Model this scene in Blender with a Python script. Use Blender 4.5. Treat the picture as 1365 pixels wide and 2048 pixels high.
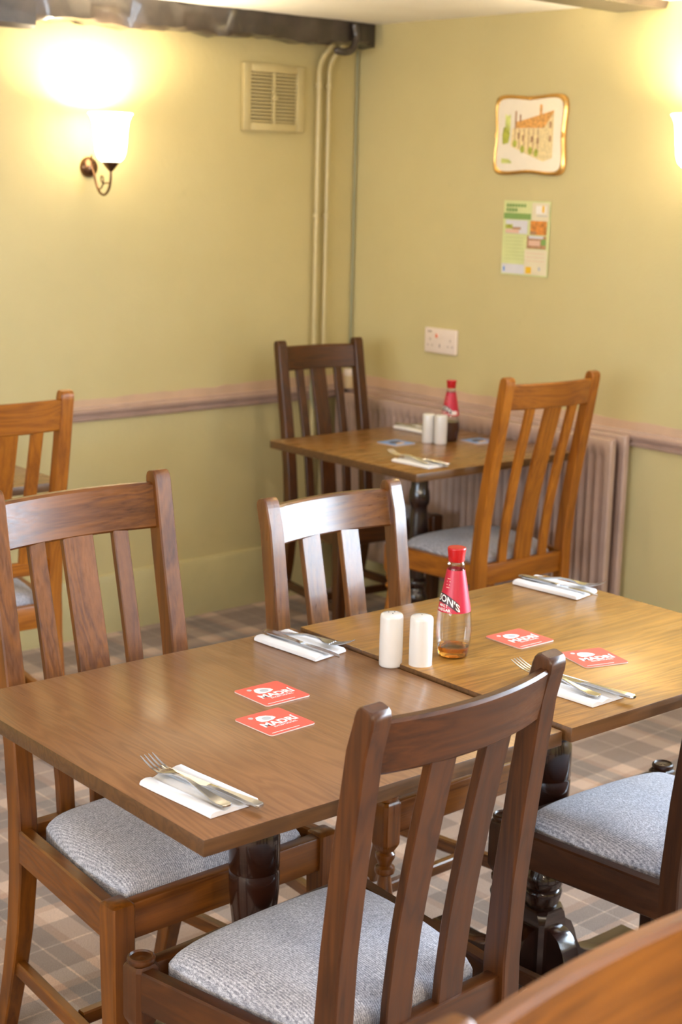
import bpy, bmesh, math, random
from mathutils import Vector, Matrix
random.seed(7)
for o in list(bpy.data.objects): bpy.data.objects.remove(o, do_unlink=True)
S = bpy.context.scene
C = S.collection
R = math.radians

# ------------------------------------------------------------------ camera
CAM_Z = 1.62
PITCH, YAW, ROLL, FPX = R(12.255), R(48.133), R(1.435), 3083.0
cd = bpy.data.cameras.new('camera'); cam = bpy.data.objects.new('camera', cd); C.objects.link(cam)
fw = Vector((math.cos(PITCH)*math.cos(YAW), math.cos(PITCH)*math.sin(YAW), -math.sin(PITCH)))
rt = Vector((math.sin(YAW), -math.cos(YAW), 0)); up = rt.cross(fw)
rt2 = math.cos(ROLL)*rt + math.sin(ROLL)*up; up2 = -math.sin(ROLL)*rt + math.cos(ROLL)*up
M = Matrix.Identity(4)
for i in range(3): M[i][0], M[i][1], M[i][2] = rt2[i], up2[i], -fw[i]
M[2][3] = CAM_Z
cam.matrix_world = M
cd.sensor_fit = 'VERTICAL'; cd.sensor_height = 36; cd.sensor_width = 24
cd.lens = FPX/2048*36
cd.clip_start = 0.05
cd.dof.use_dof = True; cd.dof.focus_distance = 2.45; cd.dof.aperture_fstop = 6.3
S.camera = cam

# ------------------------------------------------------------------ world, light, exposure
w = bpy.data.worlds.new('world'); S.world = w; w.use_nodes = True
w.node_tree.nodes['Background'].inputs[0].default_value = (0.75, 0.87, 1.0, 1)
w.node_tree.nodes['Background'].inputs[1].default_value = 1.2
S.view_settings.view_transform = 'Standard'; S.view_settings.look = 'None'
S.view_settings.exposure = 0.48; S.view_settings.gamma = 1.0
S.view_settings.use_curve_mapping = False
S.cycles.use_denoising = True
S.cycles.max_bounces = 8; S.cycles.diffuse_bounces = 5; S.cycles.glossy_bounces = 4
S.cycles.sample_clamp_indirect = 6.0
S.cycles.caustics_reflective = False; S.cycles.caustics_refractive = False

DAY = (0.72, 0.85, 1.0)
def window_light(name, loc, direction, sx, sz, watts):
    l = bpy.data.lights.new(name, 'AREA'); l.shape = 'RECTANGLE'; l.size = sx; l.size_y = sz
    l.energy = watts; l.color = DAY
    o = bpy.data.objects.new(name, l); C.objects.link(o)
    o.location = loc; o.rotation_euler = Vector(direction).to_track_quat('-Z', 'Y').to_euler()
XW, YW, ZC = 4.084, 4.523, 2.18            # right wall, left wall, ceiling
XS, YB = -3.6, -3.8                        # walls behind the camera
WIN1 = (-0.3, 1.75, 0.85, 1.95)            # on the right wall: y0, y1, z0, z1
WIN2 = (-0.8, 3.4, 0.80, 2.00)              # on the wall opposite it
window_light('daylight_window_1', (XW+0.17, sum(WIN1[:2])/2, 1.4), (-1, 0, 0.15), WIN1[1]-WIN1[0], 1.1, 245)
window_light('daylight_window_2', (XS-0.17, sum(WIN2[:2])/2, 1.4), (1, 0, 0.15), WIN2[1]-WIN2[0], 1.2, 135)
LAMP_W, SHADE_E, GLOBE_E = 25.0, 11.0, 138.0
LAMP_C = (1.0, 0.82, 0.55)

# ------------------------------------------------------------------ node helpers
def new_mat(name):
    m = bpy.data.materials.new(name); m.use_nodes = True
    nt = m.node_tree; return m, nt, nt.nodes['Principled BSDF']
def N(nt, t, **kw):
    n = nt.nodes.new(t)
    for k, v in kw.items():
        if k in n.inputs: n.inputs[k].default_value = v
        else: setattr(n, k, v)
    return n
def ramp(nt, fac, stops, interp='LINEAR'):
    r = nt.nodes.new('ShaderNodeValToRGB'); cr = r.color_ramp; cr.interpolation = interp
    while len(cr.elements) > 1: cr.elements.remove(cr.elements[-1])
    cr.elements[0].position = stops[0][0]; cr.elements[0].color = (*stops[0][1], 1)
    for p, c in stops[1:]:
        e = cr.elements.new(p); e.color = (*c, 1)
    nt.links.new(fac, r.inputs['Fac']); return r.outputs['Color']
def mixc(nt, fac, a, b, mode='MIX'):
    m = nt.nodes.new('ShaderNodeMix'); m.data_type = 'RGBA'; m.blend_type = mode
    for sock, v in ((m.inputs[0], fac), (m.inputs[6], a), (m.inputs[7], b)):
        if hasattr(v, 'is_output'): nt.links.new(v, sock)
        elif isinstance(v, (int, float)): sock.default_value = v
        else: sock.default_value = (*v, 1)
    return m.outputs[2]
def mth(nt, op, a, b=0.0):
    m = nt.nodes.new('ShaderNodeMath'); m.operation = op
    for sock, v in ((m.inputs[0], a), (m.inputs[1], b)):
        if hasattr(v, 'is_output'): nt.links.new(v, sock)
        else: sock.default_value = v
    return m.outputs[0]
def coords(nt, scale=(1, 1, 1), rot=(0, 0, 0), rand=0.0, loc=(0, 0, 0)):
    tc = nt.nodes.new('ShaderNodeTexCoord'); mp = nt.nodes.new('ShaderNodeMapping')
    mp.inputs['Scale'].default_value = scale; mp.inputs['Rotation'].default_value = rot; mp.inputs['Location'].default_value = loc
    src = tc.outputs['Object']
    if rand:
        oi = nt.nodes.new('ShaderNodeObjectInfo')
        vm = nt.nodes.new('ShaderNodeVectorMath'); vm.operation = 'ADD'
        sc = mth(nt, 'MULTIPLY', oi.outputs['Random'], rand)
        cb = nt.nodes.new('ShaderNodeCombineXYZ')
        for k in range(3): nt.links.new(sc, cb.inputs[k])
        nt.links.new(src, vm.inputs[0]); nt.links.new(cb.outputs[0], vm.inputs[1]); src = vm.outputs[0]
    nt.links.new(src, mp.inputs['Vector']); return mp.outputs['Vector']
def noise(nt, vec, scale, detail=4, rough=0.55, dist=0.0):
    n = N(nt, 'ShaderNodeTexNoise', Scale=scale, Detail=detail, Roughness=rough, Distortion=dist)
    nt.links.new(vec, n.inputs['Vector']); return n.outputs['Fac']
def bump(nt, b, height, strength, dist=0.002):
    n = N(nt, 'ShaderNodeBump', Strength=strength, Distance=dist)
    nt.links.new(height, n.inputs['Height']); nt.links.new(n.outputs['Normal'], b.inputs['Normal'])

def plain(name, col, rough=0.5, metal=0.0, coat=0.0, spec=0.5, var=0.0, vscale=30):
    m, nt, b = new_mat(name)
    b.inputs['Roughness'].default_value = rough; b.inputs['Metallic'].default_value = metal
    b.inputs['Coat Weight'].default_value = coat; b.inputs['Specular IOR Level'].default_value = spec
    v = noise(nt, coords(nt), vscale, 3)
    k = max(var, 0.02)
    c = ramp(nt, v, [(0.3, tuple(x*(1-k) for x in col)), (0.7, tuple(min(1, x*(1+k)) for x in col))])
    nt.links.new(c, b.inputs['Base Color']); return m

def wood(name, dark, light, axis, rough=0.36, coat=0.18, ring=0.9, rand=7.0, worn=None):
    """stained wood; the grain runs along the given local axis"""
    m, nt, b = new_mat(name)
    st = [14.0, 14.0, 14.0]; st['xyz'.index(axis)] = 1.1
    v = coords(nt, scale=tuple(st), rand=rand)
    n1 = noise(nt, v, 1.0, 3, 0.5, 0.45)
    wv = mth(nt, 'FRACT', mth(nt, 'MULTIPLY', n1, 9.0*ring))
    tri = mth(nt, 'ABSOLUTE', mth(nt, 'SUBTRACT', wv, 0.5))
    st2 = [260.0]*3; st2['xyz'.index(axis)] = 9.0
    n2 = noise(nt, coords(nt, scale=tuple(st2), rand=rand), 1.0, 2, 0.6)
    n3 = noise(nt, coords(nt, rand=rand), 5.0, 2)
    f = mth(nt, 'ADD', mth(nt, 'MULTIPLY', tri, 0.55), mth(nt, 'MULTIPLY', n2, 0.42))
    f = mth(nt, 'ADD', f, mth(nt, 'MULTIPLY', n3, 0.45)); f = mth(nt, 'SUBTRACT', f, 0.09)
    mid = tuple((a*0.55+c*0.45) for a, c in zip(dark, light))
    col = ramp(nt, f, [(0.15, dark), (0.5, mid), (0.95, light)])
    if worn:
        nw = noise(nt, coords(nt, scale=tuple(0.6 if a == axis else 2.2 for a in 'xyz'), rand=3), 9.0, 6, 0.7)
        col = mixc(nt, ramp(nt, nw, [(0.62, (0, 0, 0)), (0.80, (0.55, 0.55, 0.55))]), col, worn)
    oi = nt.nodes.new('ShaderNodeObjectInfo')
    col = mixc(nt, mth(nt, 'MULTIPLY', oi.outputs['Random'], 0.3), col, tuple(x*0.62 for x in dark))
    nt.links.new(col, b.inputs['Base Color'])
    b.inputs['Coat Weight'].default_value = coat; b.inputs['Coat Roughness'].default_value = 0.24; b.inputs['Specular IOR Level'].default_value = 0.38
    rr = ramp(nt, n2, [(0.2, (rough*0.8,)*3), (0.8, (rough*1.35,)*3)])
    nt.links.new(rr, b.inputs['Roughness'])
    bump(nt, b, n2, 0.12, 0.0006)
    return m

# ------------------------------------------------------------------ materials
CH_D, CH_L = (0.050, 0.0120, 0.0014), (0.29, 0.092, 0.006)
OR_D, OR_L = (0.17, 0.044, 0.003), (0.55, 0.185, 0.010)
WOOD = {a: wood('chair_walnut_'+a, CH_D, CH_L, a) for a in 'xyz'}
WOOD_O = {a: wood('chair_amber_'+a, OR_D, OR_L, a) for a in 'xyz'}
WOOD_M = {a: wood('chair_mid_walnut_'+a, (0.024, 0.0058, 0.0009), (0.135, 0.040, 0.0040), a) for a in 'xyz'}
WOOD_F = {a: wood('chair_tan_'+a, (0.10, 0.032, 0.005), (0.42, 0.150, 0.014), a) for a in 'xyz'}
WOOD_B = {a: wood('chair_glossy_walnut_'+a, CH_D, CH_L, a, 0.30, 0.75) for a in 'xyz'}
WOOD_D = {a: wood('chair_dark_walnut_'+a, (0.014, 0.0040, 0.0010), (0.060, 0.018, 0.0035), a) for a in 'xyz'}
TOP_BROWN = wood('tabletop_brown_oak', (0.18, 0.076, 0.027), (0.44, 0.205, 0.078), 'y', 0.33, 0.3, 1.6, 2.0, (0.36, 0.25, 0.14))
TOP_GOLD = wood('tabletop_golden_oak', (0.15, 0.064, 0.012), (0.57, 0.265, 0.044), 'x', 0.32, 0.35, 1.5, 2.0, (0.50, 0.34, 0.16))
TOP_FAR = wood('tabletop_far_oak', (0.13, 0.055, 0.012), (0.42, 0.185, 0.034), 'x', 0.26, 0.4, 1.3, 3.0)
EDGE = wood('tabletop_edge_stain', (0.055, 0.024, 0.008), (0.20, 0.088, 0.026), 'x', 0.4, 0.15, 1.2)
PED = plain('pedestal_dark', (0.020, 0.0060, 0.0032), 0.22, coat=0.45, var=0.45, vscale=14)

def wall_paint():
    m, nt, b = new_mat('sage_wall_paint')
    v = coords(nt)
    big = noise(nt, v, 1.6, 4, 0.6); fine = noise(nt, v, 55, 5, 0.6); lump = noise(nt, v, 14, 4, 0.55, 0.5)
    c = ramp(nt, big, [(0.3, (0.55, 0.470, 0.235)), (0.7, (0.605, 0.52, 0.27))])
    sp = noise(nt, v, 6.0, 6, 0.65)
    c = mixc(nt, ramp(nt, sp, [(0.66, (0, 0, 0)), (0.76, (0.5, 0.5, 0.5))]), c, (0.48, 0.42, 0.215))
    nt.links.new(c, b.inputs['Base Color']); b.inputs['Roughness'].default_value = 0.55
    h = mth(nt, 'ADD', mth(nt, 'MULTIPLY', lump, 1.0), mth(nt, 'MULTIPLY', fine, 0.25))
    bump(nt, b, h, 0.35, 0.006); return m
SAGE = wall_paint()
SAGE_GLOSS = plain('sage_gloss_paint', (0.57, 0.50, 0.265), 0.35, var=0.05, vscale=8)
CREAM_PAINT = plain('cream_painted_pipe', (0.55, 0.46, 0.24), 0.3, var=0.04)
def ceil_mat():
    m, nt, b = new_mat('white_ceiling_plaster')
    v = coords(nt); n = noise(nt, v, 5, 5)
    nt.links.new(ramp(nt, n, [(0.3, (0.90, 0.88, 0.86)), (0.7, (0.94, 0.93, 0.92))]), b.inputs['Base Color'])
    b.inputs['Roughness'].default_value = 0.8; bump(nt, b, noise(nt, v, 18, 5), 0.4, 0.006); return m
CEIL = ceil_mat()
MAUVE = plain('mauve_brown_gloss', (0.43, 0.30, 0.25), 0.32, coat=0.2, var=0.08, vscale=12)
MAUVE_BAND = plain('mauve_wall_band', (0.60, 0.415, 0.29), 0.45, var=0.10, vscale=6)
BEAM = plain('black_painted_timber', (0.050, 0.038, 0.032), 0.33, coat=0.3, var=0.5, vscale=9)

def carpet():
    m, nt, b = new_mat('plaid_carpet')
    v = coords(nt)
    sep = nt.nodes.new('ShaderNodeSeparateXYZ')
    nw = N(nt, 'ShaderNodeTexNoise', Scale=140.0, Detail=2.0); nt.links.new(v, nw.inputs['Vector'])
    vm = nt.nodes.new('ShaderNodeVectorMath'); vm.operation = 'MULTIPLY_ADD'
    nt.links.new(nw.outputs['Color'], vm.inputs[0]); vm.inputs[1].default_value = (0.006,)*3; nt.links.new(v, vm.inputs[2])
    nt.links.new(vm.outputs[0], sep.inputs[0])
    P = 0.43
    wide = (0.43, 0.325, 0.27); beige = (0.98, 0.80, 0.67); brown = (0.76, 0.53, 0.39); grey = (0.33, 0.295, 0.29); lite = (0.92, 0.76, 0.63); dark = (0.42, 0.34, 0.30)
    segs = [(0.0, lite), (0.005, wide), (0.095, beige), (0.148, brown), (0.170, grey), (0.213, lite), (0.218, grey), (0.262, brown), (0.284, beige), (0.337, wide)]
    stops = [(p/P, c) for p, c in segs]
    out = []
    for k, off in ((0, 3.487), (1, 2.644)):
        t = mth(nt, 'FRACT', mth(nt, 'DIVIDE', mth(nt, 'ADD', sep.outputs[k], 40*P-off), P))
        out.append(ramp(nt, t, stops, 'CONSTANT'))
    c = mixc(nt, 1.0, out[0], out[1], 'MULTIPLY')
    c = mixc(nt, 0.42, c, mixc(nt, 0.5, out[0], out[1]))
    ce = noise(nt, coords(nt), 11, 3)
    c = mixc(nt, mth(nt, 'MULTIPLY', ce, 0.55), c, (0.50, 0.38, 0.31))
    sp = noise(nt, coords(nt), 420, 2, 0.7)
    c = mixc(nt, 1.0, c, ramp(nt, sp, [(0.3, (0.55, 0.53, 0.52)), (0.7, (1.0, 1.0, 1.0))]), 'MULTIPLY')
    nt.links.new(c, b.inputs['Base Color']); b.inputs['Roughness'].default_value = 0.95
    b.inputs['Specular IOR Level'].default_value = 0.15; b.inputs['Sheen Weight'].default_value = 0.25
    bump(nt, b, sp, 0.7, 0.004); return m
CARPET = carpet()

def fabric():
    m, nt, b = new_mat('grey_woven_seat_fabric')
    v = coords(nt)
    n = noise(nt, coords(nt, scale=(1, 0.30, 1)), 620, 2, 0.6); big = noise(nt, coords(nt, rand=5), 7, 4, 0.6)
    n2 = noise(nt, coords(nt, scale=(1, 0.6, 1)), 260, 2, 0.5)
    wv = N(nt, 'ShaderNodeTexWave', Scale=82.0, Distortion=5.0, Detail=2.0); wv.inputs['Detail Scale'].default_value = 9.0
    wv.bands_direction = 'X'; nt.links.new(coords(nt, scale=(1, 0.5, 1)), wv.inputs['Vector'])
    h = mth(nt, 'ADD', mth(nt, 'MULTIPLY', n, 0.65), mth(nt, 'MULTIPLY', n2, 0.30))
    h = mth(nt, 'ADD', h, mth(nt, 'MULTIPLY', wv.outputs['Fac'], 0.20))
    c = ramp(nt, h, [(0.36, (0.15, 0.152, 0.19)), (0.58, (0.42, 0.415, 0.475)), (0.78, (0.78, 0.77, 0.82))])
    c = mixc(nt, ramp(nt, big, [(0.55, (0, 0, 0)), (0.78, (0.35, 0.35, 0.35))]), c, (0.20, 0.185, 0.19))
    nt.links.new(c, b.inputs['Base Color']); b.inputs['Roughness'].default_value = 0.9
    b.inputs['Specular IOR Level'].default_value = 0.2; b.inputs['Sheen Weight'].default_value = 0.3
    bump(nt, b, h, 0.8, 0.0022); return m
FABRIC = fabric()

STEEL = plain('polished_cutlery_steel', (0.62, 0.63, 0.66), 0.16, 1.0)
PAPER = plain('white_paper_napkin', (0.80, 0.79, 0.81), 0.85)
CERAMIC = plain('white_glazed_ceramic', (0.73, 0.70, 0.67), 0.22, coat=0.4)
HOLE = plain('dark_hole', (0.05, 0.035, 0.03), 0.8)
CAP_RED = plain('red_plastic_cap', (0.47, 0.007, 0.010), 0.28)
LABEL_RED = plain('red_printed_label', (0.50, 0.012, 0.042), 0.38)
INK_WHITE = plain('white_print', (0.87, 0.83, 0.80), 0.5)
INK_DARK = plain('dark_print', (0.055, 0.02, 0.03), 0.5)
INK_GREY = plain('grey_print', (0.50, 0.50, 0.52), 0.5)
COASTER = plain('coral_red_card', (0.80, 0.105, 0.070), 0.5)
CARD = plain('pale_card_edge', (0.80, 0.62, 0.56), 0.7)
COASTER_BLUE = plain('blue_card', (0.16, 0.32, 0.72), 0.4)
INK_NAVY = plain('navy_print', (0.05, 0.06, 0.14), 0.5)
INK_PEACH = plain('peach_print', (0.75, 0.50, 0.38), 0.5)
PLASTIC = plain('white_socket_plastic', (0.80, 0.68, 0.60), 0.35)
PLASTIC_CREAM = plain('cream_plastic', (0.72, 0.56, 0.33), 0.4)
NEON = plain('red_switch_print', (0.85, 0.20, 0.09), 0.4)
SLOT = plain('socket_slot_shadow', (0.40, 0.31, 0.26), 0.7)
BRASS_DARK = plain('antique_bronze', (0.16, 0.085, 0.045), 0.25, 0.85, var=0.2)
GOLD = plain('gilt_rim', (0.78, 0.45, 0.13), 0.25, 0.75, var=0.1)
CHINA = plain('cream_china', (0.86, 0.78, 0.68), 0.22, coat=0.5)
INK_ROOF = plain('ochre_wash', (0.72, 0.36, 0.10), 0.5, var=0.3, vscale=90)
INK_WALL = plain('cream_wash', (0.82, 0.66, 0.36), 0.5, var=0.15, vscale=90)
INK_BRN = plain('brown_wash', (0.42, 0.22, 0.12), 0.5, var=0.3, vscale=90)
INK_LEAF = plain('leaf_wash', (0.42, 0.44, 0.06), 0.5, var=0.4, vscale=120)
INK_LAWN = plain('lawn_wash', (0.62, 0.66, 0.20), 0.5, var=0.3)
PAPER_LIME = plain('pale_lime_paper', (0.66, 0.70, 0.34), 0.45, coat=0.2)
PAPER_CREAM = plain('pale_cream_print', (0.76, 0.68, 0.50), 0.45)
INK_GREEN = plain('green_print', (0.21, 0.36, 0.10), 0.5)
INK_SKY = plain('pale_sky_print', (0.68, 0.67, 0.74), 0.5)
INK_ORANGE = plain('orange_print', (0.66, 0.25, 0.05), 0.5, var=0.4, vscale=60)
INK_YEL = plain('yellow_print', (0.85, 0.50, 0.02), 0.5)
INK_LINE = plain('faint_text_line', (0.52, 0.56, 0.26), 0.5)
VENT_SHADE = plain('grille_gap_shade', (0.30, 0.24, 0.115), 0.6)  # dark tone stands in for the shade in the gaps between slats
WHITE_GLOSS = plain('white_window_paint', (0.80, 0.80, 0.78), 0.35)
CABLE = plain('grey_green_cable', (0.36, 0.36, 0.23), 0.5)

def shade_mat(name, e, col=(1.0, 0.82, 0.55)):
    m, nt, b = new_mat(name)
    b.inputs['Base Color'].default_value = (0.9, 0.86, 0.75, 1)
    b.inputs['Emission Color'].default_value = (*col, 1); b.inputs['Emission Strength'].default_value = e
    b.inputs['Roughness'].default_value = 0.3; return m
OPAL = shade_mat('lit_opal_glass', SHADE_E); GLOBE = shade_mat('fill_globe_glow', GLOBE_E, (1.0, 0.86, 0.67))
def glass_mat(name, col, ior=1.45, rough=0.0):
    m, nt, b = new_mat(name)
    b.inputs['Base Color'].default_value = (*col, 1); b.inputs['Roughness'].default_value = rough
    b.inputs['Transmission Weight'].default_value = 1.0; b.inputs['IOR'].default_value = ior; return m
VINEGAR = glass_mat('malt_vinegar', (0.80, 0.33, 0.05), 1.34)
VINEGAR_DK = plain('dark_malt_vinegar', (0.07, 0.02, 0.012), 0.15)
def pane_mat(name, tint, fac):
    m = bpy.data.materials.new(name); m.use_nodes = True; nt = m.node_tree; nt.nodes.clear()
    out = nt.nodes.new('ShaderNodeOutputMaterial'); mx = nt.nodes.new('ShaderNodeMixShader')
    tr = nt.nodes.new('ShaderNodeBsdfTransparent'); gl = nt.nodes.new('ShaderNodeBsdfGlossy')
    tr.inputs[0].default_value = (*tint, 1); gl.inputs['Roughness'].default_value = 0.04
    lw = nt.nodes.new('ShaderNodeLayerWeight'); lw.inputs['Blend'].default_value = 0.35
    nt.links.new(mth(nt, 'ADD', mth(nt, 'MULTIPLY', lw.outputs['Fresnel'], fac), 0.03), mx.inputs[0])
    nt.links.new(tr.outputs[0], mx.inputs[1]); nt.links.new(gl.outputs[0], mx.inputs[2]); nt.links.new(mx.outputs[0], out.inputs[0])
    return m
PANE = pane_mat('window_glass', (0.97, 0.99, 1.0), 0.5)
BOTTLE_GLASS = pane_mat('clear_bottle_glass', (0.97, 0.96, 0.95), 0.45)

# ------------------------------------------------------------------ geometry helpers
class MB:
    def __init__(s): s.v = []; s.f = []
    def add(s, vs, fs):
        o = len(s.v); s.v += [tuple(p) for p in vs]; s.f += [tuple(o+i for i in f) for f in fs]; return s
    def box(s, c, size, bev=0.0, rotz=0.0, seg=2, rot=None):
        bm = bmesh.new(); bmesh.ops.create_cube(bm, size=1.0)
        for p in bm.verts: p.co = Vector((p.co.x*size[0], p.co.y*size[1], p.co.z*size[2]))
        if bev > 0: bmesh.ops.bevel(bm, geom=list(bm.edges), offset=bev, segments=seg, profile=0.5, affect='EDGES')
        m = Matrix.Rotation(rotz, 3, 'Z') if rot is None else rot
        bm.verts.ensure_lookup_table(); bm.verts.index_update()
        s.add([m @ p.co + Vector(c) for p in bm.verts], [[q.index for q in f.verts] for f in bm.faces]); bm.free(); return s
    def rings(s, rings, cap=True):
        """loft of equally long closed rings"""
        n = len(rings[0]); o = len(s.v)
        for r in rings: s.v += [tuple(p) for p in r]
        for k in range(len(rings)-1):
            for i in range(n):
                j = (i+1) % n; s.f.append((o+k*n+i, o+k*n+j, o+(k+1)*n+j, o+(k+1)*n+i))
        if cap:
            s.f.append(tuple(o+i for i in reversed(range(n)))); s.f.append(tuple(o+(len(rings)-1)*n+i for i in range(n)))
        return s
    def lathe(s, prof, n=28, c=(0, 0, 0), cap=True):
        return s.rings([[(c[0]+r*math.cos(2*math.pi*i/n), c[1]+r*math.sin(2*math.pi*i/n), c[2]+z) for i in range(n)] for r, z in prof], cap)
    def tube(s, pts, r, n=10):
        pts = [Vector(p) for p in pts]; rs = r if isinstance(r, (list, tuple)) else [r]*len(pts)
        rings = []; u = None
        for i, p in enumerate(pts):
            t = (pts[min(i+1, len(pts)-1)]-pts[max(i-1, 0)]).normalized()
            if u is None: u = t.orthogonal().normalized()
            u = (u - t*u.dot(t)).normalized(); w_ = t.cross(u)
            rings.append([p+rs[i]*(math.cos(2*math.pi*k/n)*u+math.sin(2*math.pi*k/n)*w_) for k in range(n)])
        return s.rings(rings)
    def prism(s, poly, z0, z1):
        n = len(poly)
        return s.rings([[(x, y, z0) for x, y in poly], [(x, y, z1) for x, y in poly]])
    def mesh(s, name, sharp=35, mats=None):
        me = bpy.data.meshes.new(name); me.from_pydata(s.v, [], s.f); me.validate()
        bm = bmesh.new(); bm.from_mesh(me); bmesh.ops.recalc_face_normals(bm, faces=bm.faces); bm.to_mesh(me); bm.free()
        me.polygons.foreach_set('use_smooth', [True]*len(me.polygons)); me.set_sharp_from_angle(angle=R(sharp))
        return me
    def build(s, name, mat, parent=None, sharp=35):
        return link(name, s.mesh(name, sharp), mat, parent)
def link(name, me, mat, parent=None):
    if mat is not None and not me.materials: me.materials.append(mat)
    o = bpy.data.objects.new(name, me); C.objects.link(o)
    if parent is not None: o.parent = parent
    return o
def tag(o, label=None, cat=None, group=None, kind=None):
    for k, v in (('label', label), ('category', cat), ('group', group), ('kind', kind)):
        if v: o[k] = v
    return o
def thing(name, loc, rz, label, cat, group=None):
    o = bpy.data.objects.new(name, None); C.objects.link(o); o.empty_display_size = 0.1
    o.location = loc; o.rotation_euler = (0, 0, rz); return tag(o, label, cat, group)
def rrect(hx, hy, ch):
    return [(hx, -hy+ch), (hx, hy-ch), (hx-ch, hy), (-hx+ch, hy), (-hx, hy-ch), (-hx, -hy+ch), (-hx+ch, -hy), (hx-ch, -hy)]
def lerp_tab(tab, z):
    if z <= tab[0][0]: return tab[0][1]
    for (a, ya), (b_, yb) in zip(tab, tab[1:]):
        if z <= b_:
            t = (z-a)/(b_-a); return ya+(yb-ya)*t
    return tab[-1][1]
def catmull(pts, n=6):
    P = [Vector(p) for p in pts]; P = [2*P[0]-P[1]]+P+[2*P[-1]-P[-2]]; out = []
    for i in range(1, len(P)-2):
        for k in range(n):
            t = k/n
            out.append(0.5*((2*P[i])+(P[i+1]-P[i-1])*t+(2*P[i-1]-5*P[i]+4*P[i+1]-P[i+2])*t*t+(3*P[i]-P[i-1]-3*P[i+1]+P[i+2])*t**3))
    return out+[P[-2]]

def text_tris(txt, size, extr=0.0, bold=0.0, align='CENTER'):
    cu = bpy.data.curves.new('lettering', 'FONT'); cu.body = txt; cu.size = size; cu.align_x = align; cu.offset = bold; cu.resolution_u = 3
    o = bpy.data.objects.new('lettering', cu); C.objects.link(o)
    dg = bpy.context.evaluated_depsgraph_get(); dg.update()
    me = o.evaluated_get(dg).to_mesh()
    vs = [tuple(v.co) for v in me.vertices]; fs = [tuple(p.vertices) for p in me.polygons]
    o.evaluated_get(dg).to_mesh_clear(); bpy.data.objects.remove(o, do_unlink=True); bpy.data.curves.remove(cu)
    return vs, fs

# ================================================================== the room
def struct(o): return tag(o, kind='structure')
T = 0.2
struct(MB().box(((XS+XW)/2, (YB+YW)/2, -0.05), (XW-XS+2*T, YW-YB+2*T, 0.1)).build('floor', CARPET))
struct(MB().box(((XS+XW)/2, (YB+YW)/2, ZC+0.05), (XW-XS+2*T, YW-YB+2*T, 0.1)).build('ceiling', CEIL))
struct(MB().box(((XS+XW)/2, YW+T/2, ZC/2), (XW-XS+2*T, T, ZC)).build('wall_left', SAGE))
def holed_wall(name, axis, pos, sgn, a0, a1, win):
    """wall slab in the plane axis=pos with one window opening"""
    mb = MB(); w0, w1, z0, z1 = win
    for (p, q, zl, zh) in ((a0, w0, 0, ZC), (w1, a1, 0, ZC), (w0, w1, 0, z0), (w0, w1, z1, ZC)):
        c = ((p+q)/2, (zl+zh)/2); sz = (q-p, zh-zl)
        if axis == 'x': mb.box((pos+sgn*T/2, c[0], c[1]), (T, sz[0], sz[1]))
        else: mb.box((c[0], pos+sgn*T/2, c[1]), (sz[0], T, sz[1]))
    return struct(mb.build(name, SAGE))
holed_wall('wall_right', 'x', XW, 1, YB, YW, WIN1)
holed_wall('wall_side', 'x', XS, -1, YB, YW, WIN2)
struct(MB().box(((XS+XW)/2, YB-T/2, ZC/2), (XW-XS+2*T, T, ZC)).build('wall_back', SAGE))
def window(n, axis, pos, sgn, win):
    w0, w1, z0, z1 = win; L = w1-w0; H = z1-z0
    root = thing('window_%d' % n, (0, 0, 0), 0, None, None); struct(root)
    def P(a, z, d): return (pos+sgn*d, a, z) if axis == 'x' else (a, pos+sgn*d, z)
    def Sz(a, z, d): return (d, a, z) if axis == 'x' else (a, d, z)
    fr = MB(); fwid = 0.05
    fr.box(P((w0+w1)/2, z0+fwid/2, 0.10), Sz(L, fwid, 0.05), 0.004); fr.box(P((w0+w1)/2, z1-fwid/2, 0.10), Sz(L, fwid, 0.05), 0.004)
    for a in (w0+fwid/2, w1-fwid/2): fr.box(P(a, (z0+z1)/2, 0.10), Sz(fwid, H, 0.05), 0.004)
    for k in (1, 2): fr.box(P(w0+L*k/3, (z0+z1)/2, 0.10), Sz(0.035, H, 0.04), 0.004)
    fr.box(P((w0+w1)/2, (z0+z1)/2, 0.10), Sz(L, 0.03, 0.04), 0.004)
    fr.build('window_frame', WHITE_GLOSS, root)
    for k in range(3):
        for j in range(2):
            MB().box(P(w0+L*(k+0.5)/3, z0+H*(j+0.5)/2, 0.10), Sz(L/3-0.04, H/2-0.03, 0.004)).build('pane', PANE, root)
    MB().box(P((w0+w1)/2, z0-0.012, 0.03), Sz(L+0.1, 0.024, 0.16), 0.005).build('window_sill', WHITE_GLOSS, root)
window(1, 'x', XW, 1, WIN1); window(2, 'x', XS, -1, WIN2)

# skirting and dado rails: one profile (distance from the wall, height) drawn along each wall
def moulding(name, wall, a0, a1, prof, mat):
    ring = []
    for a in (a0, a1):
        ring.append([((a, YW-d, z) if wall == 'left' else (XW-d, a, z)) for d, z in prof])
    return MB().rings(ring).build(name, mat, None, 25)
BASE = [(0, 0), (0.020, 0), (0.020, 0.195), (0.013, 0.212), (0, 0.216)]
struct(moulding('baseboard_left', 'left', XS, XW, BASE, SAGE_GLOSS))
struct(moulding('baseboard_right', 'right', YB, YW-0.02, BASE, SAGE_GLOSS))
DADO = [(0, 0.772), (0.008, 0.772), (0.016, 0.776), (0.019, 0.783), (0.012, 0.789), (0.012, 0.793), (0.021, 0.797), (0.026, 0.806), (0.026, 0.813), (0.013, 0.818), (0.010, 0.824), (0.0, 0.826)]
struct(moulding('trim_1', 'left', XS, XW, DADO, MAUVE))
struct(moulding('trim_2', 'right', YB, 3.08, DADO, MAUVE))
struct(moulding('trim_3', 'right', 3.08, YW-0.03, DADO, MAUVE))
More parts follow.
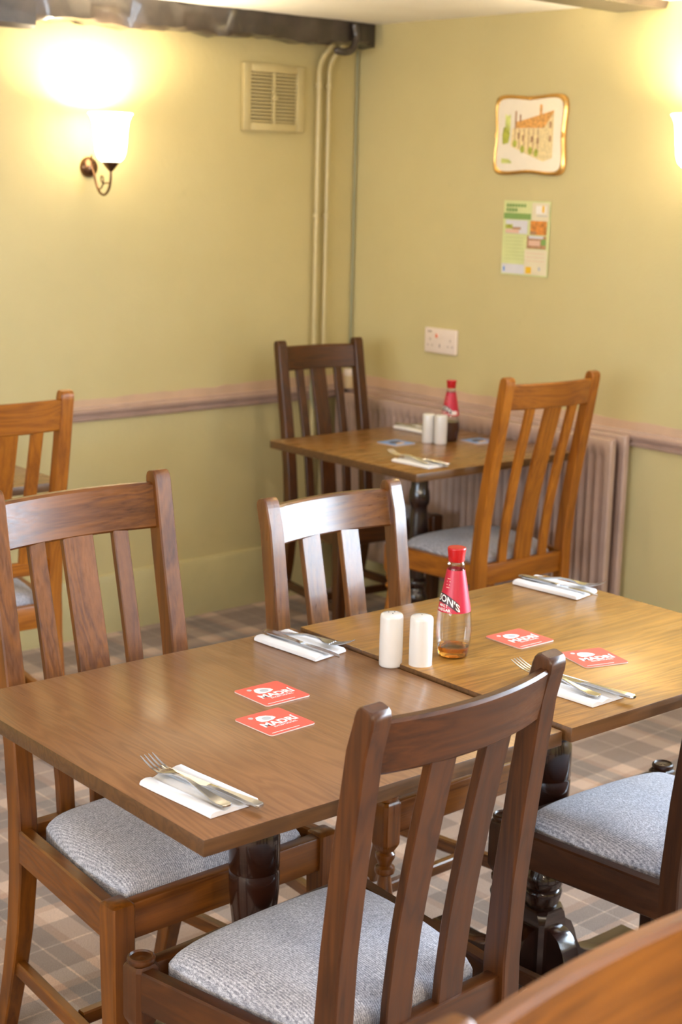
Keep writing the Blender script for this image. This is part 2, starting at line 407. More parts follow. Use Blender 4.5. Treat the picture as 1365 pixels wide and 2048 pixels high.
# painted band above the rail, uneven upper edge
def band(name, wall, a0, a1, lo, hi, seed):
    rnd = random.Random(seed); n = 40; mb = MB(); top = []
    for i in range(n+1):
        t = i/n; top.append(lo+(hi-lo)*t+rnd.uniform(-0.004, 0.004))
    rows = []
    for d, sel in ((0.0, 0), (0.003, 0), (0.003, 1), (0.0, 1)):
        row = []
        for i in range(n+1):
            a = a0+(a1-a0)*i/n; z = 0.82 if sel == 0 else top[i]
            row.append((a, YW-d, z) if wall == 'left' else (XW-d, a, z))
        rows.append(row)
    o = len(mb.v); m_ = n+1
    for r_ in rows: mb.v += r_
    for k in range(3):
        for i in range(n): mb.f.append((k*m_+i, k*m_+i+1, (k+1)*m_+i+1, (k+1)*m_+i))
    return struct(mb.build(name, MAUVE_BAND))
band('trim_4', 'left', 2.3, XW-0.001, 0.838, 0.866, 3)
band('trim_5', 'right', 2.2, YW-0.004, 0.852, 0.862, 5)

# ceiling beams: rough sawn timbers
def rough_beam(name, p0, p1, hw, hz, label, seed, amp=0.006, n=44):
    rnd = random.Random(seed); p0 = Vector(p0); p1 = Vector(p1); d = (p1-p0).normalized(); sd = Vector((-d.y, d.x, 0)); rings = []
    off = [rnd.uniform(0, 6.28) for _ in range(8)]
    for i in range(n+1):
        c = p0.lerp(p1, i/n); ring = []
        for k, (a, z) in enumerate(rrect(hw, hz, 0.014)):
            j = amp*(math.sin(i*0.55+off[k])+0.6*math.sin(i*1.7+off[-k]))+rnd.uniform(-amp, amp)*0.5
            ring.append(c+sd*(a+j)+Vector((0, 0, z+(j if z < 0 else 0))))
        rings.append(ring)
    return tag(MB().rings(rings).build(name, BEAM, None, 40), label, 'beam')
rough_beam('ceiling_beam', (2.62, YW-0.055, 2.135), (XW-0.006, YW-0.055, 2.152), 0.05, 0.052, 'long dark timber beam running over the wall light to the room corner', 1)
rough_beam('ceiling_beam', (XS, YW-0.06, 2.116), (2.615, YW-0.06, 2.116), 0.055, 0.064, 'deeper grey-black beam end butting in at the top left corner', 2)
rough_beam('ceiling_beam', (XS, 3.19, 2.186), (XW-0.004, 3.19, 2.186), 0.11, 0.028, 'shallow dark beam sunk in the ceiling at the top right', 4, 0.003)

# ================================================================== chairs
def grow_chair(v):
    """part meshes of one chair variant: list of (name, mesh, material, [sub-parts])"""
    H = v['H']; W = v['wood']; parts = []
    py0 = -0.185
    ytab = [(0.0, -0.078), (0.07, -0.058), (0.15, -0.036), (0.25, -0.014), (0.36, -0.001), (0.47, 0.0), (0.60, v['lean']*0.13), (0.75, v['lean']*0.40), (0.90, v['lean']*0.72), (H, v['lean'])]
    Y = lambda z: py0+lerp_tab(ytab, z)
    rx = v.get('rx', 0.178); fx = v.get('fx', 0.225); fy = 0.185
    bowf = lambda x: -v.get('bow', 0.024)*(1-(x/rx)**2)
    zs = [0, 0.04, 0.08, 0.13, 0.18, 0.24, 0.30, 0.36, 0.42, 0.47, 0.53, 0.60, 0.68, 0.76, 0.84, 0.90, 0.95, H-0.022, H-0.010, H-0.003, H]
    def half(z):
        hy = lerp_tab([(0, 0.016), (0.2, 0.019), (0.42, 0.022), (0.6, 0.020), (H-0.02, 0.0180), (H-0.010, 0.0165), (H-0.003, 0.0128), (H, 0.0085)], z)
        hx = lerp_tab([(0, 0.0155), (0.4, 0.0195), (H-0.02, 0.0185), (H-0.01, 0.0185), (H-0.003, 0.0182), (H, 0.0170)], z)
        return hx, hy
    def sweep(x0, x1, zlist, hf, yo=lambda z: 0.0, ch=0.0028):
        rings = []
        for i, z in enumerate(zlist):
            a, b_ = zlist[max(i-1, 0)], zlist[min(i+1, len(zlist)-1)]
            t = Vector((0, Y(b_)+yo(b_)-Y(a)-yo(a), b_-a)).normalized(); nrm = Vector((0, t.z, -t.y))
            hx, hy = hf(z); f = (z-zlist[0])/(zlist[-1]-zlist[0]); x = x0+(x1-x0)*f
            rings.append([Vector((x+u, Y(z)+yo(z), z))+nrm*w_ for u, w_ in rrect(hx, hy, min(ch, hx*0.45, hy*0.45))])
        return rings
    for s in (-1, 1):
        parts.append(('back_post', MB().rings(sweep(s*rx, s*rx, zs, half)).mesh('back_post'), W['z'], []))
    # curved top rail
    def rail(zl, zh, th, bow, hw):
        rings = []; n = 14
        for i in range(n+1):
            x = -hw+2*hw*i/n; ring = []
            for (dy, dz) in rrect(th/2, (zh-zl)/2, 0.0045):
                z = (zl+zh)/2+dz; ring.append((x, Y(z)+dy+(bowf(x) if bow else 0), z))
            rings.append(ring)
        return MB().rings(rings)
    zt0, zt1 = H-v['rail'][0], H-v['rail'][1]
    parts.append(('top_rail', rail(zt0, zt1, 0.021, True, rx-0.010).mesh('top_rail'), W['x'], []))
    zb = 0.452
    if v.get('lower'):
        parts.append(('lower_back_rail', rail(0.535, 0.575, 0.019, False, rx-0.010).mesh('lower_back_rail'), W['x'], [])); zb = 0.57
    for x, wd in v['slats']:
        zl = [zb-0.01+(zt0+0.012-zb+0.01)*k/9 for k in range(10)]
        yo = lambda z, x=x, a=zl[0], b_=zl[-1]: bowf(x)*((z-a)/(b_-a))**1.3
        parts.append(('slat', MB().rings(sweep(x*0.97, x, zl, lambda z, wd=wd: (wd/2, 0.0075), yo, 0.002)).mesh('slat'), W['z'], []))
    # seat rails
    zr0, zr1 = 0.382, 0.448
    parts.append(('seat_rail', MB().box((0, py0, (zr0+zr1)/2), (2*rx-0.03, 0.026, zr1-zr0), 0.003).mesh('seat_rail'), W['x'], []))
    parts.append(('seat_rail', MB().box((0, fy+0.002, (zr0+zr1)/2), (2*fx-0.036, 0.026, zr1-zr0), 0.004).mesh('seat_rail'), W['x'], []))
    def bar(p, q, wd, z0, z1, name):
        p, q = Vector(p), Vector(q); d = (q-p).normalized(); nn = Vector((-d.y, d.x, 0)); ring = []
        for c in (p, q): ring.append([c+nn*a+Vector((0, 0, (z0+z1)/2+b_)) for a, b_ in rrect(wd/2, (z1-z0)/2, 0.003)])
        return MB().rings(ring).mesh(name)
    for s in (-1, 1):
        parts.append(('seat_rail', bar((s*(fx+0.004), fy-0.018, 0), (s*(rx+0.006), py0+0.018, 0), 0.026, zr0, zr1, 'seat_rail'), W['y'], []))
    # stretchers
    zs_ = 0.155
    for s in (-1, 1):
        parts.append(('stretcher', bar((s*fx*0.995, fy-0.012, 0), (s*rx, Y(0.16)+0.012, 0), 0.020, zs_-0.015, zs_+0.015, 'stretcher'), W['y'], []))
    parts.append(('stretcher', bar((-(fx+rx)/2+0.012, 0.02, 0), ((fx+rx)/2-0.012, 0.02, 0), 0.020, zs_-0.013, zs_+0.013, 'stretcher'), W['x'], []))
    # front legs
    for s in (-1, 1):
        c = (s*fx, fy)
        if v['legs'] == 'square':
            prof = [(0.0, 0.0155), (0.03, 0.016), (0.25, 0.0205), (0.37, 0.0222), (0.440, 0.0222), (0.449, 0.0212), (0.453, 0.017)]
            rings = [[(c[0]+a, c[1]+b_, z) for a, b_ in rrect(h, h, 0.0035)] for z, h in prof]
            parts.append(('leg', MB().rings(rings).mesh('leg'), W['z'], []))
        else:
            mb = MB(); sq = lambda tab: mb.rings([[(c[0]+a, c[1]+b_, z) for a, b_ in rrect(h, h, min(0.006, h*0.4))] for z, h in tab])
            sq([(0.345, 0.013), (0.360, 0.0205), (0.366, 0.0222), (0.446, 0.0222), (0.452, 0.018)])
            mb.lathe([(0.0125, 0.145), (0.019, 0.150), (0.0215, 0.158), (0.019, 0.166), (0.0125, 0.172), (0.0145, 0.182), (0.0195, 0.205), (0.0205, 0.225), (0.0175, 0.255), (0.0135, 0.285), (0.012, 0.297), (0.019, 0.302), (0.0205, 0.308), (0.019, 0.314), (0.013, 0.318), (0.015, 0.326), (0.0195, 0.334), (0.0195, 0.342), (0.014, 0.348)], 20, (c[0], c[1], 0))
            sq([(0.052, 0.013), (0.062, 0.019), (0.068, 0.0205), (0.138, 0.0205), (0.146, 0.019), (0.152, 0.012)])
            mb.lathe([(0.011, 0.0), (0.015, 0.006), (0.0175, 0.022), (0.0145, 0.040), (0.0115, 0.048), (0.0115, 0.056)], 18, (c[0], c[1], 0))
            subs = []
            if v.get('button', True):
                bt = MB().lathe([(0.015, 0.450), (0.0205, 0.453), (0.0222, 0.4575), (0.0215, 0.4615), (0.0185, 0.4635), (0.0165, 0.4605), (0.010, 0.4585), (0.004, 0.459), (0.0005, 0.4605)], 22, (c[0], c[1], 0))
                subs = [('button', bt.mesh('button'), W['z'])]
            parts.append(('leg', mb.mesh('leg'), W['z'], subs))
    # drop-in pad
    n = 22; y0, y1 = py0+0.020, fy-0.008; mb = MB(); ids = {}
    def sup(u, v_):   # square to slightly rounded square
        k = 0.10; return u*(1-k*v_*v_*u*u), v_*(1-k*0.7*u*u*v_*v_)
    for i in range(n+1):
        for j in range(n+1):
            u = math.sin((i/n-0.5)*math.pi); q = math.sin((j/n-0.5)*math.pi)
            uu, qq = sup(u, q); yy = (y0+y1)/2+qq*(y1-y0)/2; t = (yy-y0)/(y1-y0)
            hw = (rx-0.014)+(fx-rx)*t; d = 0.016*math.cos(u*1.4)*math.cos(q*1.4)
            e = max(0.0, (1-u**8)*(1-q**8)); z = 0.444+0.032*e**0.5+d
            ids[i, j] = len(mb.v); mb.v.append((uu*hw, yy, z))
    for i in range(n):
        for j in range(n): mb.f.append((ids[i, j], ids[i+1, j], ids[i+1, j+1], ids[i, j+1]))
    per = [ids[i, 0] for i in range(n)]+[ids[n, j] for j in range(n)]+[ids[i, n] for i in range(n, 0, -1)]+[ids[0, j] for j in range(n, 0, -1)]
    low = []
    for k in per:
        x, y, z = mb.v[k]; low.append(len(mb.v)); mb.v.append((x, y, 0.415))
    for a in range(len(per)):
        b_ = (a+1) % len(per); mb.f.append((per[a], low[a], low[b_], per[b_]))
    mb.f.append(tuple(low))
    parts.append(('seat_pad', mb.mesh('seat_pad', 60), FABRIC, []))
    return parts
S3 = [(-0.092, 0.034), (0.0, 0.066), (0.092, 0.034)]
S2 = [(-0.056, 0.053), (0.056, 0.053)]
VAR = {
 'three_square': dict(H=1.056, lean=-0.088, wood=WOOD, slats=S3, legs='square', rail=(0.110, 0.022), rx=0.182),
 'two_turned': dict(H=0.965, lean=-0.064, wood=WOOD_B, slats=S2, legs='turned', rail=(0.100, 0.019), bow=0.030, rx=0.177),
 'two_turned_mid': dict(H=0.965, lean=-0.064, wood=WOOD_M, slats=S2, legs='turned', rail=(0.100, 0.019), bow=0.030, rx=0.178),
 'two_turned_dark': dict(H=0.965, lean=-0.064, wood=WOOD_D, slats=S2, legs='turned', rail=(0.100, 0.019), bow=0.030, rx=0.177),
 'three_dark': dict(H=1.04, lean=-0.090, wood=WOOD_M, slats=[(-0.084, 0.032), (0.0, 0.062), (0.084, 0.032)], legs='square', rail=(0.108, 0.022), rx=0.168, fx=0.205),
 'three_amber': dict(H=1.045, lean=-0.092, wood=WOOD_O, slats=S3, legs='turned', rail=(0.100, 0.020), button=False, bow=0.03, rx=0.186),
 'three_fore': dict(H=1.05, lean=-0.092, wood=WOOD_F, slats=S3, legs='square', rail=(0.125, 0.018), bow=0.018, rx=0.195),
 'three_lower': dict(H=1.05, lean=-0.092, wood=WOOD_O, slats=S3, legs='square', rail=(0.108, 0.022), lower=True, bow=0.024),
}
CACHE = {}
def chair(variant, x, y, rz, label):
    if variant not in CACHE: CACHE[variant] = grow_chair(VAR[variant])
    root = thing('dining_chair', (x, y, 0), rz, label, 'chair', 'wooden dining chairs')
    for nm, me, mat, subs in CACHE[variant]:
        o = link(nm, me, mat, root)
        for n2, m2, t2 in subs: link(n2, m2, t2, o)
    return root
PI = math.pi
chair('three_square', 1.517, 2.156, PI+R(0.5), 'brown three-slat chair with blue-grey seat tucked under far side of dark tabletop')
chair('two_turned', 2.156, 2.190, PI+R(0.5), 'brown two-slat chair with glare on its top rail behind the paired tables')
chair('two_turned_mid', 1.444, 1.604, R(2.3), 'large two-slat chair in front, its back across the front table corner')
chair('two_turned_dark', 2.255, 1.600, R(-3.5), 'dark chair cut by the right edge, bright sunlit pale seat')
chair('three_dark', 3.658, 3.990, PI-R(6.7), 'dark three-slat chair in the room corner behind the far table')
chair('three_amber', 3.632, 3.357, R(-3.4), 'amber three-slat chair in front of the radiator at the far table')
chair('three_lower', 1.995, 3.800, R(-3.0), 'orange-brown chair at the left edge by the dado-railed wall')
chair('three_fore', 0.905, 0.392, PI+R(1.0), 'blurred chair top rail in the bottom right foreground')

# ================================================================== tables
COLUMN = [(0.052, 0.700), (0.052, 0.690), (0.040, 0.682), (0.034, 0.672), (0.034, 0.640), (0.0375, 0.622), (0.043, 0.612), (0.043, 0.604), (0.034, 0.598), (0.0315, 0.590), (0.034, 0.575), (0.0395, 0.567), (0.0405, 0.562), (0.0375, 0.557),
          (0.0385, 0.553), (0.0425, 0.543), (0.0435, 0.525), (0.0435, 0.480), (0.0422, 0.477), (0.0422, 0.474), (0.0435, 0.471), (0.0430, 0.440), (0.0395, 0.400), (0.0345, 0.355), (0.0315, 0.325), (0.0315, 0.305),
          (0.0375, 0.302), (0.0395, 0.296), (0.0375, 0.290), (0.0335, 0.286), (0.0350, 0.281), (0.0400, 0.273), (0.0420, 0.262), (0.0405, 0.250), (0.0360, 0.243), (0.0390, 0.240), (0.0405, 0.234), (0.0395, 0.228), (0.0360, 0.215), (0.0300, 0.200)]
COL_FAR = [(0.052, 0.700), (0.046, 0.668), (0.030, 0.655), (0.030, 0.610), (0.034, 0.598), (0.0365, 0.575), (0.0355, 0.560), (0.029, 0.548), (0.028, 0.540), (0.0300, 0.520), (0.0345, 0.480), (0.0375, 0.445), (0.0375, 0.420), (0.034, 0.395), (0.030, 0.370), (0.027, 0.330), (0.027, 0.300), (0.034, 0.292), (0.036, 0.280), (0.033, 0.268), (0.027, 0.262), (0.030, 0.250), (0.0375, 0.235), (0.036, 0.215), (0.028, 0.2)]
def foot_mesh():
    prof = [(0.030, 0.168), (0.050, 0.166), (0.068, 0.154), (0.080, 0.132), (0.089, 0.106), (0.104, 0.080), (0.134, 0.062), (0.185, 0.055), (0.245, 0.055), (0.292, 0.056), (0.304, 0.046), (0.306, 0.004), (0.302, 0.0), (0.225, 0.0), (0.200, 0.012), (0.140, 0.020), (0.095, 0.030), (0.060, 0.040), (0.030, 0.045)]
    h = 0.022; ring = []
    for y in (-h, -h+0.004, h-0.004, h):
        k = 0.0 if abs(abs(y)-h) > 1e-6 else 1.0
        cx, cz = 0.13, 0.09
        ring.append([(x+(cx-x)*0.02*k, y, z+(cz-z)*0.03*k) for x, z in prof])
    return MB().rings(ring).mesh('foot')
TCACHE = {}
def table(x, y, rz, sx, sy, ztop, topmat, label, col='a'):
    root = thing('dining_table', (x, y, 0), rz, label, 'table', 'square pedestal tables')
    dz = ztop-0.75
    tt = MB().box((0, 0, ztop-0.013), (sx, sy, 0.026), 0.0025, seg=2).build('tabletop', topmat, root, 30)
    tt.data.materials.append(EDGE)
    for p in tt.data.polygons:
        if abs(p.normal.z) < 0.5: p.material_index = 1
    br = MB(); br.box((0, 0, 0.708+dz), (0.46, 0.07, 0.030), 0.006); br.box((0, 0, 0.708+dz), (0.07, 0.46, 0.030), 0.006)
    br.build('bearer', PED, root)
    if col not in TCACHE: TCACHE[col] = MB().lathe(COLUMN if col == 'a' else COL_FAR, 36).mesh('column')
    link('column', TCACHE[col], PED, root)
    blk = MB().rings([[(a, b_, z) for a, b_ in rrect(h, h, c_)] for z, h, c_ in [(0.035, 0.036, 0.008), (0.045, 0.039, 0.008), (0.176, 0.039, 0.008), (0.192, 0.0385, 0.012), (0.203, 0.036, 0.0165), (0.206, 0.030, 0.014)]])
    blk.build('column_block', PED, root)
    if 'foot' not in TCACHE: TCACHE['foot'] = foot_mesh()
    for k in range(4):
        f = link('foot', TCACHE['foot'], PED, root); f.rotation_euler = (0, 0, k*PI/2)
    return root
T1 = (1.517, 1.890); T2 = (2.2275, 1.852); TF = (3.581, 3.603); TL = (1.950, 4.120)
Z1, Z2, ZF, ZL = 0.75, 0.757, 0.75, 0.75
table(*T1, R(-1.8), 0.708, 0.716, Z1, TOP_BROWN, 'dark brown square table in front holding a fork and knife at its corner')
table(*T2, R(-1.4), 0.706, 0.706, Z2, TOP_GOLD, 'golden oak square table joined to the dark one, slightly higher')
table(*TF, R(-1.1), 0.72, 0.72, ZF, TOP_FAR, 'far square table beside the radiator with blue beer mats', 'b')
table(*TL, R(-1.0), 0.72, 0.72, ZL, TOP_FAR, 'table corner showing behind the chair at the left edge', 'b')

# ================================================================== table ware
def fork_mesh():
    mb = MB()
    # y along the fork, handle end at y=-0.095, tines at y=+0.100
    tab = [(-0.097, 0.004, 0.0012), (-0.094, 0.0085, 0.0016), (-0.080, 0.0100, 0.0016), (-0.060, 0.0080, 0.0018), (-0.030, 0.0048, 0.0022), (0.000, 0.0032, 0.0024), (0.022, 0.0030, 0.0024), (0.034, 0.0050, 0.0020), (0.044, 0.0100, 0.0015), (0.052, 0.0122, 0.0012), (0.060, 0.0124, 0.0011)]
    zt = lambda y: lerp_tab([(-0.097, 0.0045), (-0.08, 0.003), (-0.05, 0.0045), (0.0, 0.0105), (0.03, 0.0085), (0.048, 0.003), (0.060, 0.0022), (0.08, 0.0045), (0.103, 0.0125)], y)
    rings = []
    for y, hw, ht in tab: rings.append([(a, y, zt(y)+b_+(0.0016*(abs(a)/0.0124)**2 if y > 0.03 else 0)) for a, b_ in rrect(hw, ht, ht*0.7)])
    mb.rings(rings)
    for k in range(4):
        x = -0.0105+0.007*k; rr = []
        for y in (0.058, 0.066, 0.076, 0.088, 0.098, 0.103):
            hw = lerp_tab([(0.058, 0.0021), (0.09, 0.0016), (0.103, 0.0007)], y)
            rr.append([(x*(1+0.02*(y-0.058)/0.045)+a, y, zt(y)+b_+0.001) for a, b_ in rrect(hw, 0.0009, 0.0004)])
        mb.rings(rr)
    return mb.mesh('fork')
def knife_mesh():
    mb = MB()
    tab = [(-0.105, 0.005, 0.0022), (-0.102, 0.0088, 0.0030), (-0.085, 0.0092, 0.0032), (-0.055, 0.0066, 0.0034), (-0.020, 0.0048, 0.0034), (-0.006, 0.0046, 0.0030), (0.0, 0.0060, 0.0018)]
    mb.rings([[(a, y, 0.0036+b_) for a, b_ in rrect(hw, ht, ht*0.75)] for y, hw, ht in tab])
    bl = [(-0.001, -0.0050, 0.0055), (0.012, -0.0078, 0.0060), (0.040, -0.0092, 0.0060), (0.075, -0.0090, 0.0058), (0.092, -0.0066, 0.0056), (0.102, -0.0018, 0.0052), (0.106, 0.0035, 0.0046)]
    mb.rings([[(a, y, 0.0036-0.0004), (b_, y, 0.0036-0.0011), (b_, y, 0.0036+0.0011), (a, y, 0.0036+0.0004)] for y, a, b_ in bl])
    return mb.mesh('knife')
def napkin_mesh(flip=1):
    prof = [(-0.0425, 0.0008), (-0.043, 0.004), (-0.040, 0.0085), (-0.033, 0.0102), (-0.024, 0.0085), (-0.018, 0.0058), (-0.013, 0.0066), (-0.006, 0.0092), (0.000, 0.0090), (0.006, 0.0060), (0.012, 0.0050), (0.018, 0.0062), (0.021, 0.0100), (0.028, 0.0112), (0.038, 0.0106), (0.0425, 0.0078), (0.0430, 0.0035), (0.0425, 0.0008)]
    rings = []
    for y, sc, dx in [(-0.083, 0.86, 0.0), (-0.081, 1.0, 0.0), (-0.04, 0.96, 0.0006), (0.0, 1.0, 0.0), (0.05, 0.97, -0.0006), (0.080, 1.0, 0.0), (0.083, 0.82, 0.0)]:
        rings.append([(flip*(x+dx), y+0.004*(x/0.043)*(1 if y > 0 else -0.4)*flip, z*sc if z > 0.001 else z) for x, z in prof])
    return MB().rings(rings).mesh('napkin', 50)
FORK, KNIFE, NAP = fork_mesh(), knife_mesh(), napkin_mesh()
def place(nm, me, mat, base, rz, dx, dy, dz, drz, label, cat, grp, tilt=(0, 0)):
    o = link(nm, me, mat)
    c, s = math.cos(rz), math.sin(rz)
    o.location = (base[0]+c*dx-s*dy, base[1]+s*dx+c*dy, base[2]+dz); o.rotation_euler = (tilt[0], tilt[1], rz+drz)
    return tag(o, label, cat, grp)
def setting(x, y, z, rz, where, fork, knife, bits='nfk'):
    """folded napkin with fork and knife laid on it; tips towards local +y"""
    b = (x, y, z+0.0003)
    if 'n' in bits: place('napkin', NAP, PAPER, b, rz, 0, 0, 0, 0, 'folded white paper napkin '+where, 'napkin', 'folded paper napkins')
    if 'f' in bits: place('fork', FORK, STEEL, b, rz, fork[0], fork[1], 0.0108, fork[2], 'steel dinner fork lying on the napkin '+where, 'fork', 'steel forks', (R(1.5), 0))
    if 'k' in bits: place('knife', KNIFE, STEEL, b, rz, knife[0], knife[1], 0.0098, knife[2], 'steel table knife lying on the napkin '+where, 'knife', 'steel knives')
setting(1.238, 1.676, Z1, R(3.0), 'at the dark table near corner', (-0.008, 0.012, R(-3)), (0.012, -0.012, R(4)))
setting(1.813, 2.128, Z1, PI+R(2.5), 'by the dark table back edge', (-0.013, 0.0, R(14)), (0.012, 0.018, R(-1)))
setting(2.514, 2.100, Z2, PI+R(4.0), 'at the golden table far corner', (-0.015, 0.0, R(14)), (0.012, 0.016, R(-1)))
setting(2.008, 1.632, Z2, R(2.0), 'partly hidden behind the front chair top', (-0.006, 0.024, R(-4)), (0.020, -0.012, R(3)))
setting(3.344, 3.372, ZF, R(1.0), 'at the near edge of the far table', (-0.008, 0.030, R(-5)), (0.016, -0.006, R(4)))
setting(3.800, 3.842, ZF, PI-R(2), 'behind the vinegar bottle on the far table', (-0.012, 0.0, R(6)), (0.014, 0.004, R(-1)))
setting(1.905, 3.950, ZL, R(0), 'on the table at the left edge', (0, 0, 0), (0, 0, 0), 'n')

def coaster(x, y, z, rz, label, mat, kind):
    root = thing('coaster', (x, y, z+0.0003), rz, label, 'coaster', 'red beer coasters' if kind == 'red' else 'blue beer coasters')
    hs, c_ = 0.0475, 0.006; n = 4; poly = []
    for cx, cy, a0 in ((hs-c_, hs-c_, 0), (-hs+c_, hs-c_, 90), (-hs+c_, -hs+c_, 180), (hs-c_, -hs+c_, 270)):
        for k in range(n+1): a = R(a0+90*k/n); poly.append((cx+c_*math.cos(a), cy+c_*math.sin(a)))
    MB().prism(poly, 0, 0.0019).build('board', CARD, root); MB().prism(poly, 0.0019, 0.0022).build('printed_face', mat, root)
    def flat(name, polys, m, zz=0.00225, th=0.00012):
        mb = MB()
        for p in polys: mb.prism(p, zz, zz+th)
        return mb.build(name, m, root)
    circ = lambda cx, cy, r, n=16, e=1.0: [(cx+r*math.cos(2*PI*k/n), cy+e*r*math.sin(2*PI*k/n)) for k in range(n)]
    if kind == 'red':
        flat('printed_badge', [circ(-0.024, 0.033, 0.0045)], INK_GREY)
        flat('printed_figure', [[(-0.022, 0.020), (-0.016, 0.031), (-0.006, 0.033), (0.004, 0.029), (0.012, 0.021), (0.013, 0.013), (0.004, 0.008), (-0.010, 0.006), (-0.020, 0.009)]], INK_WHITE)
        flat('printed_figure', [circ(-0.003, 0.018, 0.0085, 16, 0.85)], INK_GREY, 0.0024)
        def txt(t, size, x0, y0, sk=0.0, bold=0.0):
            vs, fs = text_tris(t, size, bold=bold)
            mb = MB(); mb.add([(x0+a+sk*b_, y0+b_, 0.00245) for a, b_, _ in vs], fs); mb.build('lettering', INK_WHITE, root)
        txt('MADR\u00cd', 0.0235, 0.004, -0.014, 0.0, 0.0009)
        txt('EXCEPCIONAL', 0.0072, 0.006, -0.0225, 0.0, 0.0002)
        flat('printed_line', [[(-0.040, -0.0415), (0.018, -0.0415), (0.018, -0.0400), (-0.040, -0.0400)]], INK_WHITE)
    else:
        flat('printed_panel', [[(-0.030, -0.010), (-0.018, 0.022), (0.012, 0.030), (0.030, 0.016), (0.020, -0.002), (-0.010, -0.016)]], INK_NAVY)
        flat('printed_panel', [[(-0.020, -0.028), (0.024, -0.020), (0.028, -0.008), (0.004, -0.006), (-0.022, -0.018)]], INK_PEACH, 0.0024)
        flat('printed_panel', [[(-0.042, -0.036), (-0.036, -0.040), (0.010, -0.034), (0.004, -0.028)]], INK_SKY, 0.0024)
coaster(1.598, 1.949, Z1, R(-1), 'red coaster nearer the shakers, the upper of two on the dark table', COASTER, 'red')
coaster(1.514, 1.838, Z1, R(1), 'red coaster nearer the front edge, the lower of two on the dark table', COASTER, 'red')
coaster(2.168, 1.893, Z2, R(-2), 'red coaster beside the vinegar bottle on the golden table', COASTER, 'red')
coaster(2.187, 1.727, Z2, R(-17), 'red coaster half hidden behind the front chair post on the golden table', COASTER, 'red')
coaster(3.548, 3.690, ZF, R(2), 'blue beer mat left of the shakers on the far table', COASTER_BLUE, 'blue')
coaster(3.815, 3.560, ZF, R(-4), 'blue beer mat right of the bottle on the far table', COASTER_BLUE, 'blue')

def shaker(x, y, z, label, holes):
    root = thing('salt_shaker', (x, y, z), 0, label, 'shaker', 'white ceramic shakers')
    MB().lathe([(0.0195, 0.0), (0.0208, 0.0012), (0.0213, 0.004), (0.0216, 0.05), (0.0214, 0.092), (0.0204, 0.0965), (0.0180, 0.0985), (0.010, 0.1000), (0.0005, 0.1003)], 36).build('body', CERAMIC, root, 50)
    for k in range(holes):
        a = 2*PI*k/holes; rr = 0.0065 if holes > 1 else 0.0
        MB().lathe([(0.0014, 0.0990), (0.0014, 0.10055)], 8, (rr*math.cos(a), rr*math.sin(a), 0)).build('hole', HOLE, root)
shaker(1.872, 1.943, Z1, 'white ceramic shaker on the left, near the front bottle', 3)
shaker(1.905, 1.899, Z1, 'white ceramic shaker standing right beside the front vinegar bottle', 1)
shaker(3.650, 3.640, ZF, 'white shaker on the far table, the left one', 3)
shaker(3.664, 3.596, ZF, 'white shaker on the far table, the right one by the dark bottle', 1)

